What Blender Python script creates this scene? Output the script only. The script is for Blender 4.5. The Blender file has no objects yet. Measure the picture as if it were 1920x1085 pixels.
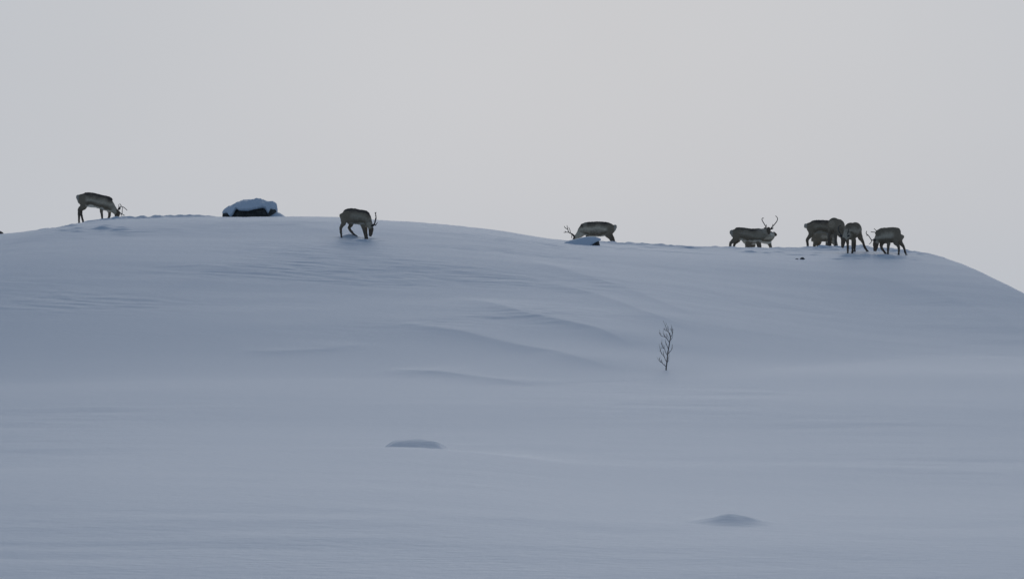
import bpy, bmesh, math, random
import numpy as np
from mathutils import Vector

random.seed(7)
scene = bpy.context.scene
COL = scene.collection

# ------------------------------------------------------------------ camera
EYE = 1.7                       # eye height above the plain
FOC = 5300.0                    # focal length in pixels of a 1920 wide frame
HORIZON = 600.0                 # row of the true horizon
cam_data = bpy.data.cameras.new("camera")
cam = bpy.data.objects.new("camera", cam_data)
COL.objects.link(cam)
cam_data.sensor_width = 36.0
cam_data.lens = 36.0 * FOC / 1920.0
cam_data.clip_start = 0.5
cam_data.clip_end = 20000
PITCH = math.atan((HORIZON - 542.5) / FOC)
cam.location = (0, 0, EYE)
cam.rotation_euler = (math.pi / 2 + PITCH, 0, 0)
scene.camera = cam

# ------------------------------------------------------------------ light
SUN_EL = math.radians(10)
SUN_AZ = math.radians(2)        # ahead of the camera, a little to the right
sun_dir = Vector((math.sin(SUN_AZ) * math.cos(SUN_EL), math.cos(SUN_AZ) * math.cos(SUN_EL), math.sin(SUN_EL)))
sd = bpy.data.lights.new("sun", 'SUN')
sd.energy = 0.95
sd.angle = math.radians(35)
sd.color = (1.0, 0.97, 0.95)
sun = bpy.data.objects.new("sun", sd)
sun.rotation_euler = (-sun_dir).to_track_quat('-Z', 'Y').to_euler()
sun.location = (0, 0, 50)
COL.objects.link(sun)

world = bpy.data.worlds.new("World")
scene.world = world
world.use_nodes = True
wn, wl = world.node_tree.nodes, world.node_tree.links
wn.clear()
w_out = wn.new('ShaderNodeOutputWorld')
bg = wn.new('ShaderNodeBackground')
bg.inputs['Strength'].default_value = 0.1
sky = wn.new('ShaderNodeTexSky')
sky.sky_type = 'NISHITA'
sky.sun_disc = False
sky.sun_elevation = SUN_EL
sky.sun_rotation = SUN_AZ
sky.dust_density = 4.0
sky.air_density = 1.0
# closed cloud sheet over the clear sky: brightest towards the hidden sun,
# falling off smoothly and bluer away from it
tc = wn.new('ShaderNodeTexCoord')
dot = wn.new('ShaderNodeVectorMath'); dot.operation = 'DOT_PRODUCT'
dot.inputs[1].default_value = sun_dir
wl.new(tc.outputs['Generated'], dot.inputs[0])
mr = wn.new('ShaderNodeMapRange'); mr.interpolation_type = 'SMOOTHSTEP'
mr.inputs['From Min'].default_value = 0.84
mr.inputs['From Max'].default_value = 0.97
wl.new(dot.outputs['Value'], mr.inputs['Value'])
cloud = wn.new('ShaderNodeMix'); cloud.data_type = 'RGBA'
cloud.inputs['A'].default_value = (1.08, 1.57, 2.40, 1)
cloud.inputs['B'].default_value = (5.0, 5.33, 5.85, 1)
wl.new(mr.outputs['Result'], cloud.inputs['Factor'])
cn = wn.new('ShaderNodeTexNoise')
cn.inputs['Scale'].default_value = 5.0
cn.inputs['Detail'].default_value = 4.0
wl.new(tc.outputs['Generated'], cn.inputs['Vector'])
cr = wn.new('ShaderNodeMapRange')
cr.inputs['To Min'].default_value = 0.95
cr.inputs['To Max'].default_value = 1.05
wl.new(cn.outputs['Fac'], cr.inputs['Value'])
cm = wn.new('ShaderNodeVectorMath'); cm.operation = 'SCALE'
wl.new(cloud.outputs['Result'], cm.inputs[0])
wl.new(cr.outputs['Result'], cm.inputs['Scale'])
mix = wn.new('ShaderNodeMix'); mix.data_type = 'RGBA'
mix.inputs['Factor'].default_value = 0.99
wl.new(sky.outputs['Color'], mix.inputs['A'])
wl.new(cm.outputs['Vector'], mix.inputs['B'])
wl.new(mix.outputs['Result'], bg.inputs['Color'])
wl.new(bg.outputs['Background'], w_out.inputs['Surface'])

vs = scene.view_settings
scene.display_settings.display_device = 'sRGB'
vs.view_transform = 'Standard'
vs.look = 'None'
vs.exposure = 0.0
vs.gamma = 1.0
vs.use_curve_mapping = False

# ------------------------------------------------------------------ helpers
def tag(o, label=None, cat=None, group=None, kind=None):
    if label: o['label'] = label
    if cat: o['category'] = cat
    if group: o['group'] = group
    if kind: o['kind'] = kind
    return o

def material(name, rough=0.8):
    m = bpy.data.materials.new(name)
    m.use_nodes = True
    b = m.node_tree.nodes['Principled BSDF']
    b.inputs['Roughness'].default_value = rough
    return m, m.node_tree.nodes, m.node_tree.links, b

def link_mesh(name, verts, faces, mat, parent=None, smooth=True):
    me = bpy.data.meshes.new(name)
    me.from_pydata([tuple(v) for v in verts], [], faces)
    me.update()
    if smooth:
        me.polygons.foreach_set('use_smooth', [True] * len(me.polygons))
    me.materials.append(mat)
    o = bpy.data.objects.new(name, me)
    COL.objects.link(o)
    if parent: o.parent = parent
    return o

_rng = np.random.default_rng(11)
_perm = np.concatenate([_rng.permutation(512)] * 2)
_ang = _rng.random(512) * 2 * np.pi
_gx, _gy = np.cos(_ang), np.sin(_ang)

def noise(x, y, seed=0):
    """2-D gradient noise, about -0.7..0.7"""
    x = np.asarray(x, float) + seed * 37.7
    y = np.asarray(y, float) + seed * 91.3
    xi, yi = np.floor(x).astype(np.int64), np.floor(y).astype(np.int64)
    fx, fy = x - xi, y - yi
    def g(ix, iy, dx, dy):
        h = _perm[(_perm[ix & 511] + iy) & 511]
        return _gx[h] * dx + _gy[h] * dy
    u = fx * fx * fx * (fx * (fx * 6 - 15) + 10)
    v = fy * fy * fy * (fy * (fy * 6 - 15) + 10)
    a = g(xi, yi, fx, fy); b = g(xi + 1, yi, fx - 1, fy)
    c = g(xi, yi + 1, fx, fy - 1); d = g(xi + 1, yi + 1, fx - 1, fy - 1)
    return (a * (1 - u) + b * u) * (1 - v) + (c * (1 - u) + d * u) * v

def sstep(a, b, t):
    t = np.clip((t - a) / (b - a), 0, 1)
    return t * t * (3 - 2 * t)

def ray(px, py):
    """direction through a photograph pixel, scaled to unit depth"""
    a = (px - 960) / FOC
    b = (542.5 - py) / FOC
    c, s = math.cos(PITCH), math.sin(PITCH)
    dy, dz = c - b * s, s + b * c
    return a / dy, dz / dy

# ------------------------------------------------------------------ the land
CREST = 100.0
SKYLINE = [(-2600, 690), (-1500, 610), (-900, 540), (-400, 470), (-150, 447), (0, 439), (24, 437), (60, 433), (85, 430),
           (110, 427), (128, 421), (150, 418), (176, 413), (200, 411), (260, 409.5), (300, 408), (340, 406),
           (400, 406.5), (440, 407.5), (530, 406), (600, 406.5), (640, 407.5), (707, 412.5), (780, 417), (830, 421), (880, 426),
           (940, 433), (990, 441), (1030, 448), (1050, 450), (1080, 452), (1125, 454.5), (1160, 456), (1200, 457.5),
           (1240, 460), (1280, 462.5), (1320, 463), (1350, 463), (1400, 464.5), (1450, 465), (1500, 464.5),
           (1550, 463.5), (1600, 463), (1640, 464.5), (1680, 468.5), (1720, 472.5), (1745, 477), (1770, 482), (1800, 492),
           (1840, 506), (1880, 524), (1905, 539), (1920, 549), (1980, 585), (2060, 630), (2200, 685), (2300, 690)]
HX = np.arange(-70, 30, 0.15)
_sx = np.array([ray(p, q)[0] * CREST for p, q in SKYLINE])
_sz = np.array([EYE + ray(p, q)[1] * CREST for p, q in SKYLINE])
def _smooth(a, n):
    k = np.hanning(2 * n + 3)[1:-1]; k /= k.sum()
    return np.convolve(np.pad(a, n, mode='edge'), k, mode='valid')
HT = _smooth(np.interp(HX, _sx, _sz), 4)
HZ = HT.copy()

TERR = []        # drift lips on the hillside: (polyline, height, width uphill, width downhill)
LUMPS = []       # (x, y, radius x, radius y, height)

_swx = np.array([-40, -14, -9, -5.5, -3.8, -2.2, -1.2, -.36, .3, .9, 3, 40])
SWX = np.linspace(-40, 40, 1601)
SWY = _smooth(np.interp(SWX, _swx, [28, 28.5, 29.3, 30.3, 31.4, 32.3, 32.5, 32.2, 31.8, 31.3, 31, 31]), 9)
SWA = _smooth(np.interp(SWX, _swx, [0, .15, .2, .2, .2, .2, .19, .15, .09, .04, 0, 0]), 9)

def base(x, y):
    H = np.interp(x, HX, HZ)
    toe = 50 + 4.0 * noise(x / 17, x * 0 + 2.3) + 12 * sstep(1, 11, x) - 2.0 * sstep(-3, -14, x)
    t = np.clip((y - toe) / (CREST - toe), 0, 1)
    front = 1 - np.power(np.clip(1 - np.power(t, 1.6), 0, 1), 1.9)
    back = 1 - sstep(0, 55, y - CREST)
    sp = lambda v, w: w * np.logaddexp(0, v / w)
    rise = 0.040 * (sp(y - 35, 2.0) - sp(y - 62, 6.0)) * np.exp(-(x / 45) ** 2)
    hill = np.where(y < CREST, (H - rise) * front + rise, H * back)
    near = np.exp(-((y - 37) / 40) ** 2)
    plain = 0.10 * noise(x / 14, y / 9, 1) * sstep(12, 24, y)
    # swell across the middle of the plain, its top about 32 m off
    cy = np.interp(x, SWX, SWY)
    s = y - cy
    swell = np.interp(x, SWX, SWA) * np.where(s < 0, np.exp(-(s / 13.0) ** 2), np.exp(-(s / 1.6) ** 2))
    return hill + (plain + swell) * np.where(y < CREST, 1, 0.3) * np.exp(-(x / 300) ** 2)

def lips(x, y):
    z = np.zeros(np.broadcast(x, y).shape)
    for pts, amp, wu, wd in TERR:
        best = np.full(z.shape, 1e9); sgn = np.zeros(z.shape); fade = np.zeros(z.shape)
        acc = 0.0
        L = sum(math.dist(pts[i], pts[i + 1]) for i in range(len(pts) - 1))
        for (ax, ay), (bx, by) in zip(pts[:-1], pts[1:]):
            dx, dy = bx - ax, by - ay
            l2 = dx * dx + dy * dy
            tt = np.clip(((x - ax) * dx + (y - ay) * dy) / l2, 0, 1)
            qx, qy = x - (ax + tt * dx), y - (ay + tt * dy)
            d = np.hypot(qx, qy)
            m = d < best
            best = np.where(m, d, best)
            sgn = np.where(m, np.sign(dx * qy - dy * qx), sgn)
            fade = np.where(m, (acc + tt * math.sqrt(l2)) / L, fade)
            acc += math.sqrt(l2)
        w = np.where(sgn > 0, wu, wd) * 0.72
        env = sstep(0, 0.3, fade) * sstep(1, 0.7, fade)
        z = z + 0.50 * amp * env * np.exp(-(best / w) ** 1.15)
    return z

def ripples(x, y):
    near = sstep(56, 44, y)
    # wind ripples on the hillside, in patches
    patch = sstep(-0.05, 0.45, noise(x / 6.5, y / 5.0, 3) + 0.12)
    wx = x + 0.8 * noise(x / 3, y / 3, 8)
    wy = y + 0.10 * x + 0.5 * noise(x / 2.4, y / 1.6, 9)
    r = 0.010 * noise(wx / 1.1, wy / 0.42, 4) + 0.006 * noise(wx / 0.5, wy / 0.22, 5)
    side = 0.3 + 0.7 * sstep(-16, -11, x) * sstep(4.5, 0.5, x) + 0.5 * sstep(12, 14, x) * sstep(82, 88, y)
    z = 2.0 * r * (0.15 + 1.0 * patch) * (1 - near) * side * sstep(56, 66, y)
    z = z + 0.016 * noise(x / 3.2, y / 1.6, 6) * sstep(54, 70, y)
    # long, low streaks on the plain
    z = z + (0.4 + 0.8 * sstep(-0.1, 0.4, noise(x / 5, y / 6, 17))) * near * (0.016 * noise(x / 2.8, y / 1.5, 7) + 0.010 * noise(x / 1.6, y / 0.75, 10)
                    + 0.0035 * noise(x / 0.7, y / 0.35, 12))
    # trodden, dug-up snow along the top
    def tr(x0, x1, f): return sstep(x0 - f, x0 + f, x) * sstep(x1 + f, x1 - f, x)
    trod = np.maximum.reduce([tr(-16.2, -10.5, 0.5), 0.55 * tr(2.2, 6.5, 0.6), 0.75 * tr(10.0, 14.6, 0.6), 0.35 * tr(6.5, 10, .5)])
    trod = trod * sstep(92.5, 98, y + 1.8 * noise(x / 1.3, y / 1.3, 14)) * sstep(108, 104, y)
    z = z + trod * 1.45 * (0.10 * noise(x / 0.75, y / 0.8, 15) + 0.10 * noise(x / 0.28, y / 0.32, 16))
    z = z + 0.016 * (noise(x / 0.6, y / 0.7, 18) + 0.6 * noise(x / 0.22, y / 0.3, 19)) * sstep(95, 98, y) * sstep(106, 103, y)
    return z * np.exp(-(x / 120) ** 2)

def lumps(x, y):
    z = np.zeros(np.broadcast(x, y).shape)
    for cx, cy, rx, ry, h in LUMPS:
        z = z + h * np.exp(-((x - cx) / rx) ** 2 - ((y - cy) / ry) ** 2)
    return z

def fit_crest():
    """adjust the crest height so that the hill's outline is the one seen from the plain"""
    us = np.linspace(-0.6, 0.26, 700)
    ys = np.linspace(80, 112, 161)
    want = np.interp(us * CREST, HX, HT)
    for it in range(9):
        U, Y = np.meshgrid(us, ys, indexing='ij')
        A = (base(U * Y, Y) + lips(U * Y, Y) - EYE) / Y
        k = A.argmax(axis=1)
        err = (want - EYE) / CREST - A.max(axis=1)
        xs = np.maximum.accumulate(us * ys[k] + np.arange(len(us)) * 1e-6)
        HZ[:] = _smooth(HZ + 0.7 * np.interp(HX, xs, _smooth(err, 3)) * CREST, 2)

def height(x, y):
    x = np.asarray(x, float); y = np.asarray(y, float)
    return base(x, y) + lips(x, y) + ripples(x, y) + lumps(x, y)

def h1(x, y):
    return float(height(np.array([x]), np.array([y]))[0])

def on_ground(px, py, f=None, lo=14.0, hi=101.0):
    """the point of the land seen through a pixel"""
    a, b = ray(px, py)
    ys = np.linspace(lo, hi, 6000)
    d = (f or height)(a * ys, ys) - (EYE + b * ys)
    k = np.argmax(d > 0) if (d > 0).any() else int(np.argmax(d))
    return a * ys[k], ys[k]

fit_crest()
def lip(pix, amp, wu, wd):
    TERR.append(([on_ground(p, q, base) for p, q in pix], amp, wu, wd))
_new = []
for pix, amp, wu, wd in [
    ([(860, 470), (923, 477), (1007, 493), (1090, 517), (1173, 543), (1233, 567), (1290, 588), (1350, 610)], 0.11, 2.2, 1.0),
    ([(960, 512), (1033, 532), (1123, 557), (1207, 587), (1273, 610), (1340, 634)], 0.13, 2.0, 0.9),
    ([(850, 553), (920, 572), (990, 593), (1057, 607), (1123, 622), (1167, 640), (1195, 660)], 0.17, 1.9, 0.75),
    ([(700, 596), (773, 610), (873, 627), (973, 652), (1040, 663), (1107, 680), (1190, 700)], 0.14, 2.0, 0.85),
    ([(250, 560), (317, 540), (417, 503), (480, 482)], 0.07, 1.6, 0.9),
    ([(700, 690), (840, 702), (940, 715), (985, 721), (1030, 724)], 0.10, 1.6, 0.6),
    ([(1540, 505), (1640, 520), (1740, 545), (1840, 580), (1940, 630)], 0.06, 1.8, 0.9),
    ([(430, 655), (520, 660), (620, 655), (700, 640)], 0.05, 1.2, 0.6),
    ([(1080, 458), (1130, 463), (1200, 469), (1300, 475), (1420, 481)], 0.07, 1.2, 0.5),
    ([(560, 420), (640, 440), (720, 456), (860, 468)], 0.04, 1.6, 0.8)]:
    _new.append((pix, amp, wu, wd))
for a in _new: lip(*a)
fit_crest()
# dug-up, trodden snow in front of the animals
_lr = random.Random(3)
for x0_, x1_, y0_, y1_, n_ in [(115, 245, 421, 434, 16), (1565, 1725, 472, 488, 22), (640, 720, 446, 453, 8), (1110, 1300, 461, 468, 8), (1400, 1540, 469, 480, 10)]:
    for _ in range(n_):
        X_, Y_ = on_ground(_lr.uniform(x0_, x1_), _lr.uniform(y0_, y1_), base)
        r_ = _lr.uniform(0.10, 0.26)
        LUMPS.append((X_, Y_, r_, r_ * 0.8, _lr.choice((-1, 1, 1)) * _lr.uniform(0.02, 0.06)))
# drift leaning on the big boulder's right side, and a small one left of it
LUMPS.append((-8.36, 100.5, 0.30, 0.5, 0.24))
LUMPS.append((-10.98, 99.9, 0.16, 0.4, 0.08))

snow, sn, sl, sb = material("snow", 0.65)
sb.inputs['Specular IOR Level'].default_value = 0.25
geo = sn.new('ShaderNodeNewGeometry')
n1 = sn.new('ShaderNodeTexNoise'); n1.inputs['Scale'].default_value = 0.35; n1.inputs['Detail'].default_value = 5
sl.new(geo.outputs['Position'], n1.inputs['Vector'])
ramp = sn.new('ShaderNodeMix'); ramp.data_type = 'RGBA'
ramp.inputs['A'].default_value = (0.735, 0.80, 0.86, 1)
ramp.inputs['B'].default_value = (0.785, 0.84, 0.89, 1)
sl.new(n1.outputs['Fac'], ramp.inputs['Factor'])
sl.new(ramp.outputs['Result'], sb.inputs['Base Color'])
mp = sn.new('ShaderNodeMapping'); mp.inputs['Scale'].default_value = (1.0, 2.2, 1.0)
sl.new(geo.outputs['Position'], mp.inputs['Vector'])
n2 = sn.new('ShaderNodeTexNoise'); n2.inputs['Scale'].default_value = 5.0; n2.inputs['Detail'].default_value = 9
n2.inputs['Roughness'].default_value = 0.6
sl.new(mp.outputs['Vector'], n2.inputs['Vector'])
bp = sn.new('ShaderNodeBump'); bp.inputs['Strength'].default_value = 0.6; bp.inputs['Distance'].default_value = 0.02
sl.new(n2.outputs['Fac'], bp.inputs['Height'])
sl.new(bp.outputs['Normal'], sb.inputs['Normal'])

def axis(segs):
    out = []
    for a, b, st in segs:
        n = max(1, int(round((b - a) / st)))
        out += list(np.linspace(a, b, n, endpoint=False))
    return out
gx = axis([(0, 7, 0.055), (7, 21, 0.09), (21, 30, 0.4), (30, 70, 2)]) + list(np.geomspace(70, 6000, 18))
gx = np.array(sorted(set([-v for v in gx[1:]] + gx)))
gy = list(-np.geomspace(6000, 6, 16)) + axis([(-5, 14, 0.9), (14, 42, 0.085), (42, 60, 0.11), (60, 94, 0.10), (94, 102, 0.055), (102, 108, 0.12), (108, 160, 1.2)]) + list(np.geomspace(160, 6000, 22))
gy = np.array(gy)
X, Y = np.meshgrid(gx, gy)
Z = np.empty_like(X)
for i in range(0, len(gy), 100):
    Z[i:i + 100] = height(X[i:i + 100], Y[i:i + 100])
nx, ny = len(gx), len(gy)
me = bpy.data.meshes.new("snow_field")
me.vertices.add(nx * ny)
me.vertices.foreach_set('co', np.stack([X, Y, Z], -1).astype(np.float32).ravel())
idx = np.arange(nx * ny).reshape(ny, nx)
quads = np.stack([idx[:-1, :-1], idx[:-1, 1:], idx[1:, 1:], idx[1:, :-1]], -1).reshape(-1, 4)
me.loops.add(quads.size)
me.loops.foreach_set('vertex_index', quads.astype(np.int32).ravel())
me.polygons.add(len(quads))
me.polygons.foreach_set('loop_start', np.arange(0, quads.size, 4, dtype=np.int32))
me.polygons.foreach_set('loop_total', np.full(len(quads), 4, dtype=np.int32))
me.polygons.foreach_set('use_smooth', np.ones(len(quads), dtype=bool))
me.update(calc_edges=True)
me.materials.append(snow)
ground = bpy.data.objects.new("snow_field", me)
COL.objects.link(ground)
tag(ground, kind='structure')

# ------------------------------------------------------------------ materials of things
def rock_material(name, ca, cb):
    m, n, l, b = material(name, 0.9)
    t = n.new('ShaderNodeTexCoord')
    a = n.new('ShaderNodeTexNoise'); a.inputs['Scale'].default_value = 7; a.inputs['Detail'].default_value = 8
    l.new(t.outputs['Object'], a.inputs['Vector'])
    r = n.new('ShaderNodeValToRGB')
    r.color_ramp.elements[0].position = 0.35; r.color_ramp.elements[0].color = (*ca, 1)
    r.color_ramp.elements[1].position = 0.68; r.color_ramp.elements[1].color = (*cb, 1)
    l.new(a.outputs['Fac'], r.inputs['Fac'])
    l.new(r.outputs['Color'], b.inputs['Base Color'])
    bu = n.new('ShaderNodeBump'); bu.inputs['Strength'].default_value = 0.7; bu.inputs['Distance'].default_value = 0.05
    l.new(a.outputs['Fac'], bu.inputs['Height']); l.new(bu.outputs['Normal'], b.inputs['Normal'])
    return m
rock_mat = rock_material("dark_rock", (0.035, 0.036, 0.032), (0.12, 0.11, 0.095))

def fur_material(name, tone):
    m, n, l, b = material(name, 0.95)
    tone *= 1.5
    b.inputs['Specular IOR Level'].default_value = 0.1
    at = n.new('ShaderNodeVertexColor'); at.layer_name = "coat"
    t = n.new('ShaderNodeTexCoord')
    ns = n.new('ShaderNodeTexNoise'); ns.inputs['Scale'].default_value = 22; ns.inputs['Detail'].default_value = 5
    l.new(t.outputs['Object'], ns.inputs['Vector'])
    r = n.new('ShaderNodeMapRange'); r.inputs['To Min'].default_value = 0.65 * tone; r.inputs['To Max'].default_value = 1.35 * tone
    l.new(ns.outputs['Fac'], r.inputs['Value'])
    sc = n.new('ShaderNodeVectorMath'); sc.operation = 'SCALE'
    l.new(at.outputs['Color'], sc.inputs[0]); l.new(r.outputs['Result'], sc.inputs['Scale'])
    l.new(sc.outputs['Vector'], b.inputs['Base Color'])
    bu = n.new('ShaderNodeBump'); bu.inputs['Strength'].default_value = 0.5; bu.inputs['Distance'].default_value = 0.02
    l.new(ns.outputs['Fac'], bu.inputs['Height']); l.new(bu.outputs['Normal'], b.inputs['Normal'])
    return m
def flat_material(name, c, var=0.3, scale=30):
    m, n, l, b = material(name, 0.8)
    t = n.new('ShaderNodeTexCoord')
    ns = n.new('ShaderNodeTexNoise'); ns.inputs['Scale'].default_value = scale
    l.new(t.outputs['Object'], ns.inputs['Vector'])
    mx = n.new('ShaderNodeMix'); mx.data_type = 'RGBA'
    mx.inputs['A'].default_value = (*[v * (1 - var) for v in c], 1)
    mx.inputs['B'].default_value = (*[v * (1 + var) for v in c], 1)
    l.new(ns.outputs['Fac'], mx.inputs['Factor']); l.new(mx.outputs['Result'], b.inputs['Base Color'])
    return m
fur = fur_material("reindeer_fur", 1.0)
antler_mat = flat_material("antler", (0.10, 0.085, 0.07))
ear_mat = flat_material("ear_fur", (0.06, 0.052, 0.045))
bark = flat_material("birch_bark", (0.14, 0.12, 0.115))

# ------------------------------------------------------------------ lofts
def tube(path, segs=10):
    """closed loft along points (x, y, z, r, r2): r in the plane of the path, r2 sideways"""
    P = [Vector(p[:3]) for p in path]
    V, F = [], []
    n = len(P)
    prev = None
    for i in range(n):
        d = (P[min(i + 1, n - 1)] - P[max(i - 1, 0)])
        d = d.normalized() if d.length > 1e-6 else Vector((0, 0, 1))
        if prev is None:
            ref = Vector((0, 1, 0)) if abs(d.y) < 0.9 else Vector((1, 0, 0))
        else:
            ref = prev
        side = (ref - d * ref.dot(d)).normalized()
        prev = side
        up = side.cross(d)
        r = path[i][3]
        r2 = path[i][4] if len(path[i]) > 4 else r
        for k in range(segs):
            a = 2 * math.pi * k / segs
            V.append(P[i] + up * (math.cos(a) * r) + side * (math.sin(a) * r2))
    for i in range(n - 1):
        for k in range(segs):
            k2 = (k + 1) % segs
            F.append((i * segs + k, i * segs + k2, (i + 1) * segs + k2, (i + 1) * segs + k))
    F.append(tuple(reversed(range(segs))))
    F.append(tuple(range((n - 1) * segs, n * segs)))
    return V, F

def merge(parts):
    V, F = [], []
    for v, f in parts:
        o = len(V)
        V += v
        F += [tuple(i + o for i in q) for q in f]
    return V, F

def refine(path, k=4):
    """Catmull-Rom through the given points"""
    a = np.array(path, float)
    if len(a) < 3: return [tuple(p) for p in a]
    e = np.vstack([2 * a[0] - a[1], a, 2 * a[-1] - a[-2]])
    out = []
    for i in range(1, len(e) - 2):
        for j in range(k):
            t = j / k
            p0, p1, p2, p3 = e[i - 1], e[i], e[i + 1], e[i + 2]
            out.append(0.5 * (2 * p1 + (p2 - p0) * t + (2 * p0 - 5 * p1 + 4 * p2 - p3) * t * t + (3 * p1 - p0 - 3 * p2 + p3) * t ** 3))
    out.append(a[-1])
    o = np.array(out)
    o[:, 3:] = np.maximum(o[:, 3:], 0.004)
    return [tuple(p) for p in o]

# ------------------------------------------------------------------ reindeer
DARK = np.array((0.080, 0.066, 0.060)); MID = np.array((0.24, 0.195, 0.145)); PALE = np.array((0.40, 0.345, 0.27))
STRIPE = np.array((0.16, 0.13, 0.095)); BELLY = np.array((0.62, 0.56, 0.47)); NECK = np.array((0.40, 0.35, 0.28))
FACE = np.array((0.13, 0.10, 0.076)); LEG = np.array((0.11, 0.09, 0.075)); WHITE = np.array((0.40, 0.36, 0.31))

def lerp(a, b, t): return a + (b - a) * np.clip(t, 0, 1)[:, None]

def coat_colours(co, torso, neck, head, legs, pal):
    """coat markings: dark back, paler flank, dark flank stripe, pale belly, rump and neck, dark face and legs"""
    def near(path):
        p = np.array([q[:4] for q in path])
        d = np.linalg.norm(co[:, None, :] - p[None, :, :3], axis=2) / p[None, :, 3]
        return d.min(axis=1), d.argmin(axis=1)
    tx = np.array([t[0] for t in torso])
    order = np.argsort(tx)
    tz = np.array([t[2] for t in torso])[order]; th = np.array([t[3] for t in torso])[order]
    tx = tx[order]
    zc = np.interp(co[:, 0], tx, tz); hh = np.interp(co[:, 0], tx, th)
    t = (co[:, 2] - zc) / np.maximum(hh, .05)         # -1 belly .. 1 back
    wob = 0.30 * noise(co[:, 0] * 3.5, co[:, 2] * 5, 21) + 0.15 * noise(co[:, 0] * 11, co[:, 2] * 11, 22)
    t = t + wob
    c = lerp(np.repeat(pal['belly'][None], len(co), 0), np.repeat(STRIPE[None], len(co), 0), (t + 0.90) / 0.22)
    c = lerp(c, np.repeat(pal['flank'][None], len(co), 0), (t + 0.55) / 0.5)
    c = lerp(c, np.repeat(MID[None], len(co), 0), (t - 0.0) / 0.5)
    c = lerp(c, np.repeat(pal['back'][None], len(co), 0), (t - 0.42) / 0.45)
    f = pal['face_right']                              # +1 when the head end is at +x
    rear = torso[0][0]
    s = (co[:, 0] - rear) * f
    c = lerp(c, np.repeat(MID[None] * 0.95, len(co), 0), (0.34 - s) / 0.1 * (t < 0.5))
    c = lerp(c, np.repeat(pal['rump'][None], len(co), 0), (0.05 - s) / 0.04)
    dt = np.abs(t)
    nt, _ = near(refine(torso, 4))
    dn, ni = near(refine(neck, 4))
    dh, hi_ = near(refine(head, 4))
    w = np.clip((nt - dn) / 0.25 + 0.3, 0, 1)
    c = c * (1 - w[:, None]) + w[:, None] * pal['neck'][None]
    w = np.clip((np.minimum(nt, dn) - dh) / 0.2 + 0.2, 0, 1)
    c = c * (1 - w[:, None]) + w[:, None] * FACE[None]
    for lg in legs:
        dl, li = near(refine(lg[1:], 4))
        n = len(refine(lg[1:], 4))
        w = np.clip((np.minimum(nt, np.minimum(dn, dh)) - dl) / 0.4 + 0.1, 0, 1)
        lc = lerp(np.repeat(MID[None] * 0.85, len(co), 0), np.repeat(LEG[None], len(co), 0), li / n * 2.2)
        c = c * (1 - w[:, None]) + w[:, None] * lc
    return c

def ellipsoid(name, c, axis_dir, L, W, mat, parent):
    d = Vector(axis_dir).normalized()
    c = Vector(c)
    path = [(*(c + d * (L * t)), max(0.004, W * r)) for t, r in [(0, 0.5), (0.25, 0.95), (0.55, 1.0), (0.85, 0.55), (1.0, 0.1)]]
    v, f = tube(path, 8)
    return link_mesh(name, v, f, mat, parent)

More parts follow.
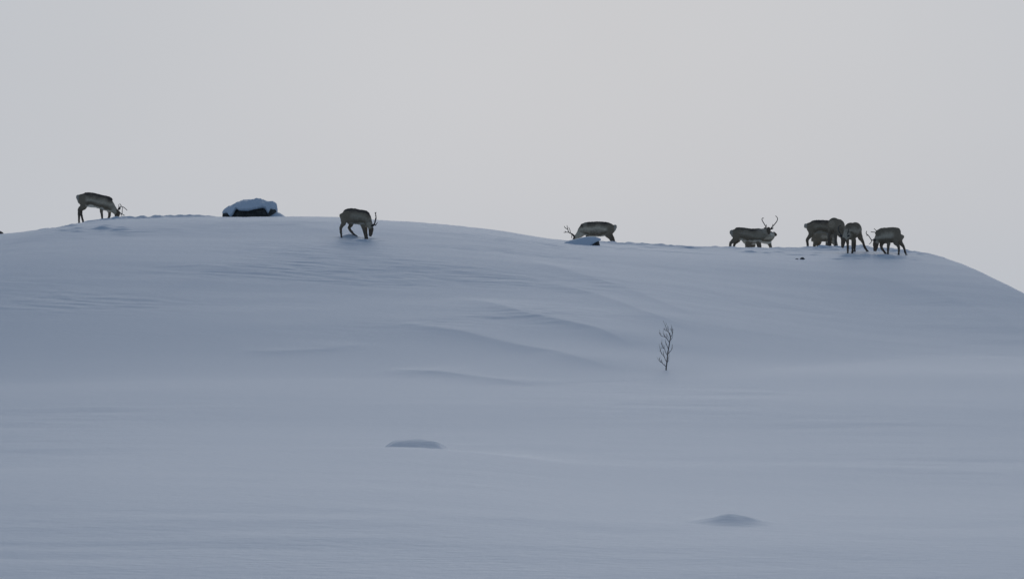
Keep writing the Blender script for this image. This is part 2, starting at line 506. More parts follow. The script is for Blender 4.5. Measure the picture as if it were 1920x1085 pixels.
def make_reindeer(label, loc, torso, neck, head, legs, antlers, ears, pal, yaw=0.0, tail=True):
    """all coordinates local, x to the picture's right before yaw, z up from the feet"""
    # feet on the snow
    cy, sy = math.cos(yaw), math.sin(yaw)
    L2 = []
    for lg in legs:
        lg = [list(p) for p in lg]
        fx = loc[0] + lg[-1][0] * cy - lg[-1][1] * sy
        fy = loc[1] + lg[-1][0] * sy + lg[-1][1] * cy
        dz = h1(fx, fy) - 0.015 - (loc[2] + lg[-1][2])
        if lg[-1][2] < 0.25 or dz < 0:
            lg[-1][2] += dz; lg[-2][2] += 0.75 * dz; lg[-3][2] += 0.4 * dz
        L2.append([tuple(p) for p in lg])
    legs = L2
    parts = [tube(refine(torso, 3), 16), tube(refine(neck, 3), 14), tube(refine(head, 4), 12)]
    parts += [tube(refine(lg, 4), 10) for lg in legs]
    if tail:
        f = pal['face_right']
        a = torso[0]
        parts.append(tube([(a[0] + 0.03 * f, 0, a[2] + 0.02, 0.045), (a[0] - 0.02 * f, 0, a[2] - 0.0, 0.05),
                           (a[0] - 0.035 * f, 0, a[2] - 0.07, 0.035), (a[0] - 0.025 * f, 0, a[2] - 0.12, 0.015)], 8))
    V, F = merge(parts)
    me = bpy.data.meshes.new("raw")
    me.from_pydata([tuple(v) for v in V], [], F); me.update()
    tmp = bpy.data.objects.new("raw", me)
    COL.objects.link(tmp)
    r = tmp.modifiers.new("r", 'REMESH'); r.mode = 'VOXEL'; r.voxel_size = 0.013
    s = tmp.modifiers.new("s", 'SMOOTH'); s.factor = 0.5; s.iterations = 4
    dg = bpy.context.evaluated_depsgraph_get(); dg.update()
    body = bpy.data.meshes.new_from_object(tmp.evaluated_get(dg))
    bpy.data.objects.remove(tmp); bpy.data.meshes.remove(me)
    body.name = "reindeer"
    n = len(body.vertices)
    co = np.empty(n * 3, np.float32); body.vertices.foreach_get('co', co); co = co.reshape(-1, 3).astype(float)
    # shaggy winter coat
    nr = np.empty(n * 3, np.float32); body.vertices.foreach_get('normal', nr); nr = nr.reshape(-1, 3)
    k = 0.010 * noise(co[:, 0] * 16 + co[:, 1] * 7, co[:, 2] * 11, 31) + 0.007 * noise(co[:, 0] * 33, co[:, 2] * 26 + co[:, 1] * 20, 32)
    body.vertices.foreach_set('co', (co + nr * k[:, None]).astype(np.float32).ravel())
    col = coat_colours(co, torso, neck, head, legs, pal)
    col = col * np.array((0.95, 0.91, 0.84))
    att = body.color_attributes.new("coat", 'FLOAT_COLOR', 'POINT')
    att.data.foreach_set('color', np.concatenate([col, np.ones((n, 1))], 1).astype(np.float32).ravel())
    body.polygons.foreach_set('use_smooth', np.ones(len(body.polygons), dtype=bool))
    body.materials.clear(); body.materials.append(fur)
    body.update()
    o = bpy.data.objects.new("reindeer", body)
    COL.objects.link(o)
    o.location = loc
    o.rotation_euler = (0, 0, yaw)
    tag(o, label, "reindeer", "reindeer grazing along the hilltop")
    for beams in antlers:
        av = []
        for b in beams:
            m = len(b)
            r0, r1 = (0.019, 0.011) if b is beams[0] else (0.014, 0.009)
            path = [(*p, r0 + (r1 - r0) * i / (m - 1)) for i, p in enumerate(b)]
            av.append(tube(refine(path, 4), 7))
        v, f = merge(av)
        link_mesh("antler", v, f, antler_mat, o)
    for c, d in ears:
        ellipsoid("ear", c, d, 0.13, 0.033, ear_mat, o)
    return o

def palette(f, back=DARK, flank=PALE, belly=BELLY, neck=NECK, rump=WHITE):
    return dict(face_right=f, back=np.array(back), flank=np.array(flank), belly=np.array(belly), neck=np.array(neck), rump=np.array(rump))

def plane_deer(label, ox, oy, zs, x0, y0, f, depth, torso, neck, head, legs, antlers, ears, pal, ppm=53.0, yaw=0.0, tail=True):
    """measurements taken off a side view: ox, oy, zs = crop origin and scale; x0, y0 = point on the ground; ppm = pixels per metre"""
    K = zs * ppm
    px, py = ox + x0 / zs, oy + y0 / zs
    a, b = ray(px, py)
    if depth is None:
        gx_, gy_ = on_ground(px, py)
    else:
        gy_ = depth; gx_ = a * depth
    ppm_true = FOC / gy_
    K = zs * ppm_true
    q = lambda x, y: ((x - x0) / K, (y0 - y) / K)
    loc = (gx_, gy_, EYE + b * gy_)
    T = []
    for x, t, bo, w in torso:
        X, zt = q(x, t); _, zb = q(x, bo)
        T.append((X, 0.0, (zt + zb) / 2, (zt - zb) / 2, w))
    def path(pts, dy=0.0, sq=1.0):
        out = []
        for p in pts:
            X, Z = q(p[0], p[1])
            out.append((X, dy + (p[3] if len(p) > 3 else 0.0), Z, p[2] / K, p[2] / K * sq))
        return out
    N = path(neck, 0, 0.72); Hd = path(head, 0, 0.8)
    Lg = []
    for i, lg in enumerate(legs):
        side = -1 if i in (0, 2) else 1
        pl = path(lg)
        Lg.append([(p[0], side * (0.085 if j == 0 else 0.11), p[2], p[3], min(p[4] * 0.75, 0.11)) if j < 2 else (p[0], side * 0.105, p[2], p[3], p[3]) for j, p in enumerate(pl)])
    A = [[[(*[q(p[0], p[1])[0]], p[2], q(p[0], p[1])[1]) for p in b_] for b_ in an] for an in antlers]
    E = [((q(e[0], e[1])[0], e[2], q(e[0], e[1])[1]), e[3]) for e in ears]
    return make_reindeer(label, loc, T, N, Hd, Lg, A, E, pal, yaw, tail)

# A: alone at the far left of the hilltop, grazing to the right
plane_deer("lone dark-backed reindeer grazing on the hilltop to the left of the big boulder",
    120, 340, 12.05, 640, 940, 1, 98.4,
    [(318, 300, 370, .07), (345, 268, 440, .13), (420, 252, 545, .18), (520, 246, 575, .21), (640, 255, 590, .23), (760, 285, 605, .235), (870, 310, 635, .215), (960, 328, 675, .17), (1025, 385, 690, .12)],
    [(900, 470, 140), (985, 505, 130), (1060, 575, 98), (1130, 650, 75), (1175, 705, 60)],
    [(1190, 665, 58), (1200, 730, 66), (1190, 800, 50), (1178, 850, 38), (1172, 882, 28)],
    [[(430, 430, 105), (435, 560, 68), (352, 645, 36), (350, 760, 27), (347, 890, 22), (340, 938, 27)],
     [(470, 440, 100), (455, 570, 62), (380, 655, 36), (400, 780, 26), (430, 880, 22), (470, 938, 26)],
     [(890, 560, 78), (852, 650, 42), (862, 760, 27), (872, 860, 21), (876, 908, 25)],
     [(980, 600, 70), (1020, 700, 38), (1012, 790, 29), (965, 865, 23), (940, 900, 25)]],
    [[[(1215, 650, -.06), (1245, 600, -.10), (1300, 572, -.16), (1370, 600, -.2), (1435, 660, -.2)], [(1300, 572, -.16), (1285, 530, -.18), (1262, 510, -.2)], [(1235, 640, -.07), (1240, 560, -.08), (1238, 520, -.08)]],
     [[(1225, 670, .06), (1275, 720, .10), (1310, 740, .16), (1355, 765, .2)], [(1300, 735, .14), (1300, 650, .2), (1305, 580, .24)], [(1275, 720, .1), (1290, 775, .12)]]],
    [(1225, 640, -.05, (0.5, -0.5, 0.75)), (1225, 640, .05, (0.5, 0.6, 0.6))], palette(1, flank=PALE * 1.1, belly=BELLY * 1.2), yaw=0.05)

# B: in front of the skyline right of the boulder
plane_deer("dark reindeer grazing head down on the snow slope just right of the big boulder",
    600, 370, 12.06, 495, 888, 1, None,
    [(478, 330, 400, .07), (500, 298, 480, .13), (570, 262, 545, .19), (660, 243, 585, .22), (770, 248, 602, .235), (870, 272, 614, .23), (950, 280, 625, .2), (1020, 300, 632, .17), (1075, 365, 620, .12)],
    [(960, 440, 150), (1030, 480, 140), (1085, 560, 100), (1120, 630, 75), (1140, 680, 60)],
    [(1150, 665, 52), (1155, 730, 58), (1150, 800, 48), (1142, 850, 38), (1136, 885, 28)],
    [[(550, 450, 92), (535, 590, 58), (475, 690, 36), (482, 780, 28), (490, 860, 22), (496, 888, 27)],
     [(630, 480, 90), (700, 600, 55), (655, 690, 36), (720, 780, 27), (800, 845, 22), (845, 868, 24)],
     [(955, 560, 75), (968, 640, 46), (1000, 740, 31), (1028, 860, 24), (1045, 912, 27)],
     [(1000, 600, 60), (1035, 700, 34), (1050, 800, 24), (1062, 880, 22), (1072, 905, 24)]],
    [[[(1165, 650, -.05), (1225, 612, -.12), (1258, 510, -.2), (1275, 430, -.22), (1250, 345, -.2)], [(1225, 612, -.12), (1270, 620, -.12), (1302, 565, -.12)], [(1275, 430, -.22), (1268, 380, -.26), (1280, 340, -.27)]],
     [[(1165, 650, .05), (1220, 620, .12), (1250, 520, .2), (1262, 450, .22), (1245, 400, .2)], [(1220, 620, .12), (1262, 635, .12)]]],
    [(1165, 655, -.05, (0.6, -0.6, 0.5)), (1165, 655, .05, (0.6, 0.6, 0.5))], palette(1, flank=PALE * 0.8, belly=BELLY * .6, rump=MID * 1.1), yaw=0.0, tail=False)

# C: behind the snow-capped stone, facing left
plane_deer("pale-necked reindeer facing left behind the small snow-capped stone, its head half hidden",
    1040, 395, 13.56, 1130, 790, -1, 101.6,
    [(1535, 350, 430, .07), (1505, 325, 510, .13), (1420, 303, 600, .19), (1330, 288, 630, .21), (1200, 277, 655, .23), (1060, 273, 665, .235), (920, 280, 660, .225), (820, 288, 650, .2), (750, 312, 640, .16), (700, 360, 630, .11)],
    [(800, 460, 170), (715, 510, 135), (640, 590, 98), (575, 650, 70), (545, 690, 56)],
    [(520, 680, 50), (510, 730, 58), (490, 800, 45), (480, 850, 36), (475, 890, 28)],
    [[(1340, 480, 108), (1330, 600, 74), (1415, 700, 42), (1450, 775, 32), (1475, 830, 26), (1470, 860, 28)],
     [(1410, 470, 102), (1410, 600, 72), (1480, 695, 40), (1510, 765, 32), (1515, 820, 26), (1500, 850, 28)],
     [(850, 540, 85), (830, 640, 45), (830, 740, 30), (830, 840, 24), (825, 880, 28)],
     [(930, 540, 75), (910, 640, 42), (900, 740, 28), (900, 840, 24), (895, 880, 28)]],
    [[[(500, 670, -.05), (470, 605, -.1), (400, 570, -.16), (335, 550, -.2), (232, 556, -.2)], [(400, 570, -.16), (392, 500, -.2), (360, 425, -.22)], [(300, 552, -.2), (262, 520, -.2)]],
     [[(500, 670, .05), (430, 590, .12), (355, 540, .18), (328, 470, .22), (268, 432, .24), (240, 385, .24)], [(328, 470, .22), (310, 365, .24)], [(430, 690, .1), (432, 600, .12)]]],
    [(500, 665, -.05, (-0.4, -0.5, 0.6)), (505, 665, .05, (-0.3, 0.6, 0.6))], palette(-1, flank=PALE * 1.35, neck=NECK * 1.35, belly=BELLY * 1.2), yaw=-0.04)

# E: mostly hidden behind D
plane_deer("pale-chested reindeer standing mostly hidden behind the one with upright curved antlers",
    1340, 390, 12.06, 900, 900, 1, 104.6,
    [(662, 610, 700, .07), (690, 575, 800, .14), (760, 550, 830, .2), (880, 545, 820, .22), (1000, 545, 775, .23), (1110, 545, 800, .2), (1200, 550, 815, .17), (1275, 580, 770, .12)],
    [(1200, 660, 120), (1270, 640, 95), (1315, 600, 62), (1330, 585, 50)],
    [(1320, 580, 48), (1345, 585, 50), (1372, 600, 40), (1392, 618, 30), (1400, 625, 22)],
    [[(740, 720, 100), (745, 850, 70), (720, 930, 45), (712, 990, 30), (705, 1060, 24), (710, 1080, 26)],
     [(850, 740, 95), (860, 850, 75), (850, 930, 50), (840, 990, 32), (785, 1060, 24), (790, 1080, 26)],
     [(1200, 740, 75), (1240, 830, 42), (1258, 900, 34), (1265, 1000, 26), (1270, 1080, 26)],
     [(1220, 740, 70), (1262, 830, 40), (1280, 900, 32), (1285, 1000, 26), (1290, 1080, 26)]],
    [], [(1318, 560, .04, (-0.7, 0.5, 0.3))], palette(1, back=MID, flank=PALE * 1.3, belly=BELLY * 1.1, neck=BELLY * 1.0, rump=PALE * 1.3), yaw=0.05)

# D: head up, looking at the camera
plane_deer("reindeer with raised head and two upright curved antlers facing the viewer, on the skyline",
    1340, 390, 12.06, 720, 900, 1, 102.6,
    [(380, 490, 560, .07), (408, 462, 620, .13), (450, 440, 680, .18), (550, 432, 720, .21), (680, 445, 742, .23), (800, 462, 760, .235), (920, 462, 775, .22), (1010, 464, 780, .19), (1085, 500, 770, .14)],
    [(1000, 600, 150), (1080, 580, 125), (1150, 540, 95, -.02), (1200, 500, 68, -.05), (1212, 485, 58, -.06)],
    [(1215, 480, 60, -.04), (1213, 505, 62, -.14), (1212, 545, 46, -.24), (1210, 575, 38, -.31), (1209, 590, 28, -.34)],
    [[(450, 560, 100), (465, 690, 70), (362, 790, 38), (350, 850, 30), (345, 920, 24), (342, 950, 26)],
     [(530, 580, 92), (545, 700, 62), (462, 795, 36), (438, 865, 28), (430, 920, 24), (428, 950, 26)],
     [(960, 670, 80), (970, 770, 50), (985, 850, 38), (990, 930, 26), (985, 960, 27)],
     [(1000, 680, 70), (1015, 780, 44), (1030, 860, 36), (1035, 930, 26), (1035, 960, 27)]],
    [[[(1165, 455, -.05), (1137, 395, -.08), (1090, 320, -.1), (1064, 262, -.1), (1082, 228, -.08), (1108, 236, -.06)], [(1160, 440, -.06), (1165, 400, -.10), (1160, 370, -.12)]],
     [[(1270, 455, -.05), (1345, 375, -.08), (1400, 300, -.1), (1417, 245, -.1), (1398, 200, -.08), (1372, 176, -.06)], [(1290, 440, -.06), (1306, 400, -.1), (1308, 365, -.12)]]],
    [(1180, 480, -.05, (-0.9, -0.1, 0.45)), (1255, 480, -.05, (0.9, -0.1, 0.35))], palette(1, flank=PALE * 0.75, rump=WHITE * .8), yaw=0.0)

# H: behind F, seen under its belly
plane_deer("small reindeer half hidden behind the tall side-on reindeer, seen under its belly",
    1490, 390, 10.85, 560, 800, 1, 105.0,
    [(372, 590, 660, .06), (388, 545, 685, .11), (440, 505, 690, .16), (540, 492, 680, .18), (650, 500, 690, .19), (740, 520, 700, .15), (800, 560, 700, .11)],
    [(720, 610, 95), (780, 650, 75), (820, 710, 55), (835, 745, 44)],
    [(840, 740, 42), (838, 780, 44), (828, 820, 34), (820, 850, 24)],
    [[(430, 620, 78), (415, 710, 48), (395, 770, 32), (400, 820, 24), (402, 870, 22), (405, 900, 24)],
     [(500, 640, 74), (500, 720, 44), (480, 770, 30), (505, 820, 24), (515, 870, 22), (520, 900, 24)],
     [(680, 660, 60), (650, 740, 32), (640, 800, 26), (640, 860, 22), (640, 900, 24)],
     [(740, 660, 55), (720, 740, 30), (710, 800, 24), (710, 860, 22), (710, 900, 24)]],
    [], [(830, 730, -.04, (-0.2, -0.8, 0.5))], palette(1, back=MID * 1.2, flank=PALE * 1.1, belly=BELLY * .8, rump=MID))

# F: the big side-on animal of the group
plane_deer("tall reindeer standing side-on in the crowded group, pale tail to the left",
    1490, 390, 10.85, 520, 800, 1, 103.2,
    [(228, 315, 370, .06), (268, 288, 430, .12), (320, 262, 495, .17), (400, 246, 520, .2), (520, 240, 505, .22), (640, 246, 515, .22), (740, 252, 545, .2), (820, 270, 560, .16), (870, 320, 540, .11)],
    [(790, 400, 125), (860, 440, 100), (920, 510, 72), (955, 575, 52)],
    [(965, 575, 44), (985, 620, 52), (995, 680, 40), (995, 725, 30), (992, 750, 22)],
    [[(335, 420, 85), (322, 540, 50), (247, 640, 28), (254, 720, 22), (260, 800, 20), (262, 840, 22)],
     [(365, 430, 80), (345, 540, 48), (272, 640, 27), (275, 720, 22), (278, 800, 20), (280, 840, 22)],
     [(700, 500, 62), (690, 610, 30), (685, 720, 23), (680, 800, 20), (678, 840, 22)],
     [(750, 500, 60), (742, 630, 28), (735, 740, 22), (735, 800, 20), (733, 840, 22)]],
    [], [(975, 570, -.05, (0.4, -0.5, 0.7)), (975, 570, .05, (0.4, 0.5, 0.7))], palette(1, flank=PALE * 0.8, belly=BELLY * .5))

# body of an animal seen end-on: canonical measurements, head end at +x
def end_deer(label, px, py, depth, yaw, neck, head, legs, antlers, ears, pal, size=1.0, dz=0.0):
    a, b = ray(px, py)
    if depth is None: x, y = on_ground(px, py)
    else: x, y = a * depth, depth
    loc = (x, y, EYE + b * y + dz)
    T = [(-.64, 0, .84, .06, .06), (-.60, 0, .83, .13, .12), (-.50, 0, .80, .215, .175), (-.33, 0, .78, .25, .20), (-.1, 0, .745, .26, .225), (.12, 0, .715, .28, .24), (.32, 0, .71, .285, .225), (.46, 0, .71, .25, .18), (.55, 0, .73, .14, .11)]
    sc = lambda pts: [tuple(v * size for v in p) for p in pts]
    return make_reindeer(label, loc, sc(T), sc(neck), sc(head), [sc(l) for l in legs],
                         [[sc(b_) for b_ in an] for an in antlers], [(tuple(v * size for v in c), d) for c, d in ears], pal, yaw)

def std_legs(sp=0.1):
    out = []
    for s in (-1, 1):
        out.append([(-.42, s * .08, .72, .17, .10), (-.40, s * .11, .52, .11, .085), (-.55, s * sp, .40, .06, .05), (-.54, s * sp, .2, .043, .043), (-.53, s * sp, .05, .035, .035), (-.51, s * sp, 0, .042, .042)])
    for s in (-1, 1):
        out.append([(.34, s * .08, .66, .13, .09), (.32, s * .11, .47, .075, .065), (.34, s * sp, .27, .046, .046), (.34, s * sp, .05, .035, .035), (.36, s * sp, 0, .042, .042)])
    return [out[0], out[1], out[2], out[3]]
graze_neck = [(.36, 0, .75, .20, .15), (.52, 0, .70, .17, .12), (.68, 0, .56, .13, .095), (.80, 0, .42, .10, .075)]
graze_head = [(.80, 0, .43, .085, .075), (.87, 0, .33, .09, .075), (.92, 0, .20, .07, .06), (.94, 0, .10, .052, .046), (.945, 0, .05, .036, .034)]

# G: end-on, rump towards the viewer, in front of F's neck
end_deer("reindeer seen from behind, covering the head end of the tall side-on reindeer",
    1490 + 850 / 10.85, 390 + 790 / 10.85, 102.4, math.radians(68), graze_neck, graze_head, std_legs(0.12), [],
    [], palette(1, back=MID * 0.75, flank=MID, belly=MID, rump=MID * 1.35, neck=NECK * .8), size=1.02)

# I: three-quarter front view, grazing towards the viewer, one hind leg stretched out
legs_i = std_legs(0.085)
legs_i[1] = [(-.42, .08, .72, .17, .10), (-.46, .13, .52, .10, .085), (-.56, .19, .38, .058, .05), (-.60, .24, .2, .043, .043), (-.66, .30, .06, .036, .036), (-.70, .34, 0, .045, .045)]
legs_i[3] = [(.34, .08, .66, .13, .09), (.34, .10, .47, .075, .065), (.36, .09, .27, .046, .046), (.38, .085, .05, .035, .035), (.40, .08, 0, .042, .042)]
end_deer("reindeer seen from the front, hind leg stretched sideways, beside the far-right grazing reindeer",
    1490 + 1185 / 10.85, 390 + 905 / 10.85, None, math.radians(-112),
    [(.36, 0, .72, .22, .16), (.52, -.02, .65, .18, .13), (.66, -.06, .54, .135, .105), (.73, -.09, .46, .10, .085)],
    [(.72, -.09, .48, .085, .075), (.79, -.11, .39, .09, .08), (.84, -.12, .27, .07, .062), (.86, -.12, .18, .052, .046), (.865, -.12, .13, .036, .034)],
    legs_i,
    [[[(.74, -.13, .52), (.72, -.24, .62), (.68, -.32, .76), (.66, -.30, .86), (.66, -.22, .90)], [(.72, -.24, .66), (.80, -.28, .70)]],
     [[(.74, -.05, .52), (.72, .02, .62), (.70, .05, .78)]]],
    [((.73, -.15, .52), (-0.1, -0.9, 0.3)), ((.73, -.03, .52), (-0.1, 0.9, 0.3))],
    palette(1, back=MID * 0.7, flank=PALE * 1.05, belly=MID, neck=NECK * 1.1), size=0.98)

# J: far right, grazing to the left
plane_deer("far-right reindeer grazing to the left with branched antlers, brown-grey flank",
    1600, 400, 12.06, 1015, 930, -1, None,
    [(1088, 430, 520, .07), (1078, 375, 600, .13), (1035, 337, 640, .17), (960, 314, 655, .2), (860, 310, 665, .225), (760, 320, 672, .23), (680, 322, 690, .2), (620, 352, 690, .16), (570, 425, 690, .11)],
    [(680, 490, 150), (610, 530, 130), (560, 590, 95), (530, 635, 75)],
    [(515, 630, 60), (508, 690, 70), (500, 770, 55), (490, 825, 42), (484, 858, 30)],
    [[(960, 560, 95), (945, 660, 60), (1008, 740, 36), (1022, 830, 27), (1018, 905, 23), (1014, 930, 27)],
     [(1040, 540, 88), (1075, 660, 55), (1140, 740, 34), (1170, 830, 26), (1200, 920, 23), (1222, 948, 26)],
     [(740, 590, 80), (785, 680, 46), (778, 780, 32), (770, 890, 24), (776, 925, 27)],
     [(660, 640, 70), (640, 735, 36), (672, 795, 29), (730, 838, 24), (750, 858, 24)]],
    [[[(490, 630, -.05), (440, 615, -.1), (390, 590, -.14), (330, 510, -.2), (272, 458, -.22), (285, 405, -.2)], [(400, 600, -.14), (388, 660, -.14), (345, 697, -.14)], [(330, 510, -.2), (300, 500, -.24), (270, 505, -.26)]],
     [[(510, 620, .05), (560, 530, .2), (580, 435, .3), (520, 420, .34), (425, 410, .36)], [(575, 440, .3), (548, 385, .34), (498, 332, .36)]]],
    [(500, 620, -.05, (-0.6, -0.5, 0.4)), (510, 615, .05, (-0.5, 0.6, 0.4))], palette(-1, back=MID * .85, flank=PALE * 1.1, belly=STRIPE, neck=NECK * 1.15, rump=MID * 1.1), yaw=0.0, tail=False)

# ------------------------------------------------------------------ stones
def section_loft(stations, a0f, a1f, nseg, jag=0.0, seed=0, close=True):
    """stations: (x, z_low, z_top, half depth); arch from angle a0 (front) to a1 (back)"""
    V, F = [], []
    for i, (x, z0, z1, d) in enumerate(stations):
        a0, a1 = a0f(i), a1f(i)
        for k in range(nseg + 1):
            a = a0 + (a1 - a0) * k / nseg
            ca, sa = math.cos(a), math.sin(a)
            y = -d * math.copysign(abs(ca) ** 0.75, ca)
            z = z0 + (z1 - z0) * math.copysign(abs(sa) ** 0.8, sa)
            if jag:
                j = jag * float(noise(np.array([x * 4 + a * 1.3]), np.array([a * 2.2 + x]), seed)[0]) + 0.5 * jag * float(noise(np.array([x * 11]), np.array([a * 6.0]), seed + 1)[0])
                y -= j * ca; z += j * sa * 0.7; x_ = x + 0.4 * j
            else: x_ = x
            V.append(Vector((x_, y, z)))
    m = nseg + 1
    for i in range(len(stations) - 1):
        for k in range(nseg):
            F.append((i * m + k, (i + 1) * m + k, (i + 1) * m + k + 1, i * m + k + 1))
        if close: F.append((i * m + nseg, (i + 1) * m + nseg, (i + 1) * m, i * m))
    F.append(tuple(range(m)))
    F.append(tuple(reversed(range((len(stations) - 1) * m, len(stations) * m))))
    return V, F

def interp_stations(st, n):
    a = np.array(st, float)
    xs = np.linspace(a[0, 0], a[-1, 0], n)
    return [tuple([x] + [float(np.interp(x, a[:, 0], a[:, c])) for c in range(1, a.shape[1])]) for x in xs]

# big boulder under its snow cap; crop 380,350 scale 10.67
dist = 100.6
kb = 10.67 * FOC / dist
bx0, by0 = 900, 610
a, b = ray(380 + bx0 / 10.67, 350 + by0 / 10.67)
bl = (a * dist, dist, EYE + b * dist)
Q = lambda x, y: ((x - bx0) / kb, (by0 - y) / kb)
out = [(402, 520, .10), (425, 485, .28), (500, 425, .45), (640, 350, .6), (800, 290, .68), (950, 268, .7), (1100, 265, .7), (1250, 285, .62), (1380, 320, .48), (1440, 370, .3), (1465, 420, .12)]
rock_st = interp_stations([(Q(x, y)[0], -0.25, Q(x, y)[1] - 0.03, d) for x, y, d in out], 60)
v, f = section_loft(rock_st, lambda i: -0.0, lambda i: math.pi, 20, 0.10, 40)
boulder = link_mesh("boulder", v, f, rock_mat, None, smooth=False)
boulder.location = bl
tag(boulder, "big dark boulder under a thick snow cap on the skyline", "boulder")
top = [(392, 520), (402, 480), (440, 440), (520, 390), (640, 340), (790, 275), (820, 262), (1000, 248), (1090, 238), (1150, 242), (1190, 262), (1300, 285), (1410, 290), (1460, 315), (1490, 350), (1500, 385), (1480, 430)]
low = [(392, 530), (420, 505), (500, 505), (530, 530), (565, 588), (600, 592), (635, 545), (680, 440), (705, 425), (760, 462), (850, 470), (950, 472), (1040, 450), (1150, 420), (1250, 402), (1290, 420), (1330, 490), (1358, 532), (1380, 470), (1395, 420), (1440, 440), (1480, 440)]
nxs = 90
xs = np.linspace(396, 1492, nxs)
zt = np.interp(xs, [p[0] for p in top], [p[1] for p in top]); zl = np.interp(xs, [p[0] for p in low], [p[1] for p in low])
dep = np.interp(xs, [p[0] for p in out], [p[2] for p in out]) * 1.5 + 0.07
V, F = [], []
ns = 22
for i in range(nxs):
    X_, ztop = Q(xs[i], zt[i]); _, zlow = Q(xs[i], zl[i])
    zlow = min(zlow, ztop - 0.02)
    base_z = -0.25
    f0 = (zlow - base_z) / (ztop - base_z)
    a0 = math.asin(max(0.02, min(0.995, f0)))
    for k in range(ns + 1):
        t = k / ns
        a_ = a0 + (math.pi - 0.5 - a0) * t
        ca, sa = math.cos(a_), math.sin(a_)
        lump = 1 + 0.05 * float(noise(np.array([X_ * 5.0 + 3]), np.array([a_ * 3.0]), 81)[0]) + 0.035 * float(noise(np.array([X_ * 13.0]), np.array([a_ * 7.0]), 82)[0])
        V.append(Vector((X_ + 0.3 * (lump - 1), -dep[i] * lump * ca, base_z + (ztop - base_z) * lump * abs(sa))))
    # inner side, 8 cm in, so that the cap has thickness
    for k in range(ns, -1, -1):
        t = k / ns
        a_ = a0 + (math.pi - 0.5 - a0) * t
        ca, sa = math.cos(a_), math.sin(a_)
        V.append(Vector((X_ * 0.95, -(dep[i] * 0.78) * ca, base_z + (ztop - 0.10 - base_z) * abs(sa))))
m = 2 * (ns + 1)
for i in range(nxs - 1):
    for k in range(m):
        k2 = (k + 1) % m
        F.append((i * m + k, (i + 1) * m + k, (i + 1) * m + k2, i * m + k2))
F.append(tuple(range(m))); F.append(tuple(reversed(range((nxs - 1) * m, nxs * m))))
link_mesh("snow_cap", V, F, snow, boulder)

# low stone under a drift in front of C; crop 1040,395 scale 13.56
dist = on_ground(1117, 460)[1] + 0.2
ks = 13.56 * FOC / dist
sx0, sy0 = 1000, 890
a, b = ray(1040 + sx0 / 13.56, 395 + sy0 / 13.56)
sloc = (a * dist, dist, EYE + b * dist)
Q2 = lambda x, y: ((x - sx0) / ks, (sy0 - y) / ks)
st = [(900, 880, .05), (940, 820, .14), (1000, 765, .2), (1060, 745, .22), (1110, 745, .2), (1135, 790, .14), (1150, 870, .06)]
v, f = section_loft(interp_stations([(Q2(x, y)[0], -0.12, Q2(x, y)[1], d) for x, y, d in st], 26), lambda i: 0.0, lambda i: math.pi, 14, 0.05, 50)
stone = link_mesh("stone", v, f, rock_mat, None, smooth=False)
stone.location = sloc
tag(stone, "small dark stone under an overhanging snow cap, in front of the pale-necked reindeer", "stone")
cap = [(250, 800, 960, .2), (380, 752, 960, .5), (470, 730, 960, .5), (560, 712, 960, .45), (650, 690, 960, .33), (750, 668, 960, .33), (850, 660, 940, .32), (900, 658, 890, .32), (960, 657, 845, .36), (1040, 664, 790, .33), (1110, 685, 765, .28), (1150, 700, 752, .2), (1172, 715, 738, .1)]
V, F = [], []
cs = interp_stations([(Q2(x, t)[0], Q2(x, t)[1], Q2(x, l)[1], d) for x, t, l, d in cap], 44)
for j_, (X_, ztop, zlow, d) in enumerate(cs):
    ex = 1.5 - 0.8 * min(1, j_ / 36)
    zc = zlow; hh = ztop - zlow
    for k in range(20):
        a_ = 2 * math.pi * k / 20
        sa = math.sin(a_)
        V.append(Vector((X_, -d * math.cos(a_) - 0.05, zc + (hh * abs(sa) ** ex if sa > 0 else -0.02 * abs(sa)))))
for i in range(len(cs) - 1):
    for k in range(20):
        k2 = (k + 1) % 20
        F.append((i * 20 + k, (i + 1) * 20 + k, (i + 1) * 20 + k2, i * 20 + k2))
F.append(tuple(range(20))); F.append(tuple(reversed(range((len(cs) - 1) * 20, len(cs) * 20))))
link_mesh("snow_cap", V, F, snow, stone)

def small_stone(name, label, px, py, depth, L, D, Hh, seed, dz=0.0):
    if depth is None: x, y = on_ground(px, py)
    else: x, y = ray(px, py)[0] * depth, depth
    st = [(L * (t - .5), -0.05, Hh * math.sin(math.pi * min(max(t, .04), .96)) ** .6 * (0.75 + 0.4 * t), D * math.sin(math.pi * min(max(t, .05), .95)) ** .5) for t in np.linspace(0, 1, 16)]
    v, f = section_loft(st, lambda i: 0.0, lambda i: math.pi, 12, 0.18 * Hh, seed)
    o = link_mesh(name, v, f, rock_mat, None, smooth=False)
    o.location = (x, y, h1(x, y) + dz)
    tag(o, label, "stone")
    return o
small_stone("stone", "tiny black stone poking out of the snow below the crowded group", 1504, 486, None, 0.16, 0.10, 0.075, 61, -0.005)
small_stone("stone", "thin black stone tip left beside the tiny black stone in the snow", 1494, 486, None, 0.12, 0.06, 0.03, 64, -0.005)
small_stone("stone", "dark rounded stone on the skyline cut off by the left picture edge", -8, 438, 100.0, 0.62, 0.3, 0.26, 66, 0.0)

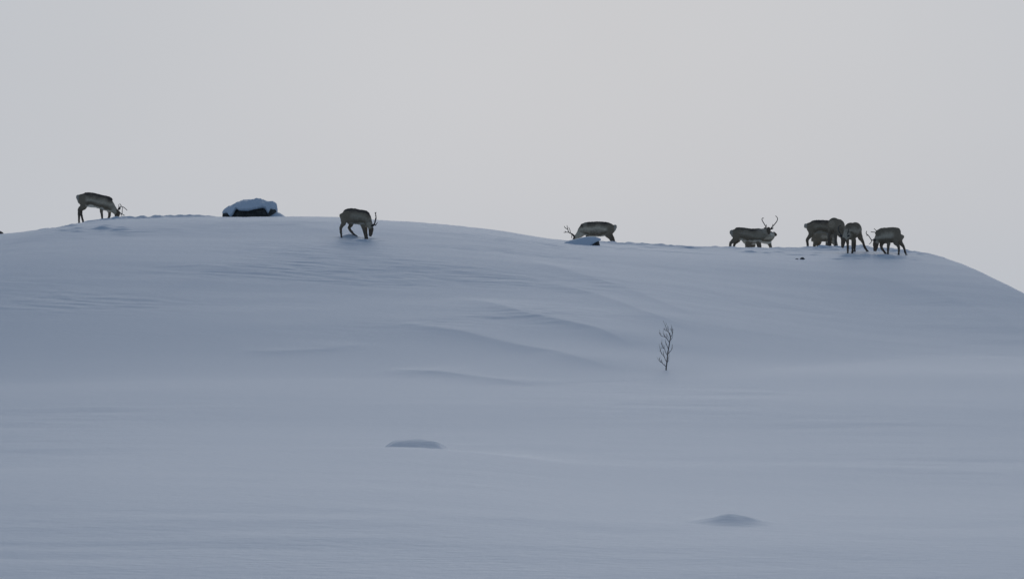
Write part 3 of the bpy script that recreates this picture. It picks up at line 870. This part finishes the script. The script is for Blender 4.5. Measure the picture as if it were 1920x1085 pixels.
# ------------------------------------------------------------------ snow mounds on the plain
def mound(label, px, py, wx, wy, hgt, flat, behind=0.0, dx=0.0):
    x, y = on_ground(px, py, base)
    y += behind
    x = ray(px, py)[0] * y
    n = 70; m_ = 50
    xs_ = np.linspace(-2.6, 2.6, n); ys_ = np.linspace(-2.2, 2.6, m_)
    U, W = np.meshgrid(xs_, ys_)
    r = np.abs(U + 0.18 * noise(U, W, 71 + int(px))) ** flat + np.abs(W) ** 2
    prof = np.exp(-r) * (1 + 0.16 * noise(U * 1.4, W * 1.4, int(px))) - 0.012
    Xw = x + U * wx; Yw = y + W * wy
    Zw = height(Xw, Yw) + hgt * prof - 0.004
    Zw[0, :] -= .02; Zw[-1, :] -= .02; Zw[:, 0] -= .02; Zw[:, -1] -= .02
    z0 = h1(x, y)
    V = [Vector((p, q, s)) for p, q, s in zip((Xw - x).ravel(), (Yw - y).ravel(), (Zw - z0).ravel())]
    F = [(j * n + i, j * n + i + 1, (j + 1) * n + i + 1, (j + 1) * n + i) for j in range(m_ - 1) for i in range(n - 1)]
    o = link_mesh("snow_mound", V, F, snow)
    o.location = (x, y, z0)
    tag(o, label, "snow mound", "snow mounds on the plain")
mound("long flat-topped snow mound half sunk behind the low swell of the plain", 779, 847, 0.37, 0.45, 0.145, 6.0, behind=2.5)
mound("small pointed snow mound in the right foreground, with long thin tails", 1370, 978, 0.23, 0.38, 0.075, 1.9)

# ------------------------------------------------------------------ birch sapling; crop 1200,590 scale 9.04
px, py = 1200 + 443 / 9.04, 590 + 938 / 9.04
tx_, ty_ = on_ground(px, py)
kt = 9.04 * FOC / ty_
tp = lambda x, y, d=0.0: ((x - 443) / kt, d, (938 - y) / kt)
root = bpy.data.objects.new("birch_sapling", None)
COL.objects.link(root)
root.location = (tx_, ty_, h1(tx_, ty_))
tag(root, "bare leafless birch sapling standing alone at the foot of the snow hill", "sapling")
def stem(name, pts, r0, r1):
    m = len(pts)
    path = [(*p, r0 + (r1 - r0) * i / (m - 1)) for i, p in enumerate(pts)]
    parts = [tube(refine(path, 4), 7)]
    if name == "branch":
        for i in range(1, m):
            for _ in range(1):
                a_ = Vector(pts[i - 1]).lerp(Vector(pts[i]), random.random())
                d_ = (Vector(pts[i]) - Vector(pts[i - 1])).normalized() * 0.6 + Vector((random.uniform(-.6, .6), random.uniform(-.8, .8), 0.7))
                l_ = random.uniform(.03, .08)
                e_ = a_ + d_ * l_
                parts.append(tube([(*a_, 0.0028), (*(a_ + d_ * l_ * .5 + Vector((0, 0, .008))), 0.0024), (*(e_ + Vector((0, 0, .02))), 0.002)], 5))
    v, f = merge(parts)
    return link_mesh(name, v, f, bark, root)
stem("trunk", [(0, 0, -0.12), tp(443, 900), tp(450, 850), tp(463, 720), tp(478, 610), tp(500, 480), tp(515, 380), tp(510, 340), tp(505, 300)], 0.014, 0.006)
br = [
    ([(440, 872), (410, 850), (375, 810), (345, 775), (332, 735)], 1),
    ([(375, 810), (350, 800), (322, 770)], 1),
    ([(452, 800), (425, 750), (400, 700), (360, 655), (335, 600), (325, 545)], -1),
    ([(400, 700), (398, 680), (392, 650)], -1),
    ([(335, 620), (350, 600)], -1),
    ([(468, 690), (435, 630), (420, 580), (385, 530), (368, 470)], 1),
    ([(420, 580), (400, 565), (375, 555)], 1),
    ([(482, 590), (465, 540), (440, 500), (425, 450)], -1),
    ([(500, 470), (470, 420), (440, 385), (400, 365), (365, 355), (335, 295)], 1),
    ([(440, 385), (410, 340), (395, 310)], 1),
    ([(452, 400), (455, 370), (460, 345)], -1),
    ([(515, 380), (490, 310), (455, 270), (435, 215), (418, 165)], -1),
    ([(455, 270), (430, 265), (405, 240)], -1),
    ([(475, 290), (478, 240), (480, 200)], 1),
    ([(515, 375), (545, 340), (552, 290), (562, 235)], 1),
    ([(552, 310), (535, 270), (525, 240)], 1),
    ([(475, 660), (505, 625), (530, 590), (545, 550)], -1),
    ([(462, 760), (485, 730), (498, 690)], 1),
    ([(505, 450), (530, 410), (545, 380)], -1),
    ([(450, 840), (470, 800), (485, 770)], 1),
]
for pts, s in br:
    q = [tp(p[0], p[1], s * 0.05 * i) for i, p in enumerate(pts)]
    stem("branch", q, 0.0062 if len(pts) > 3 else 0.0042, 0.003)
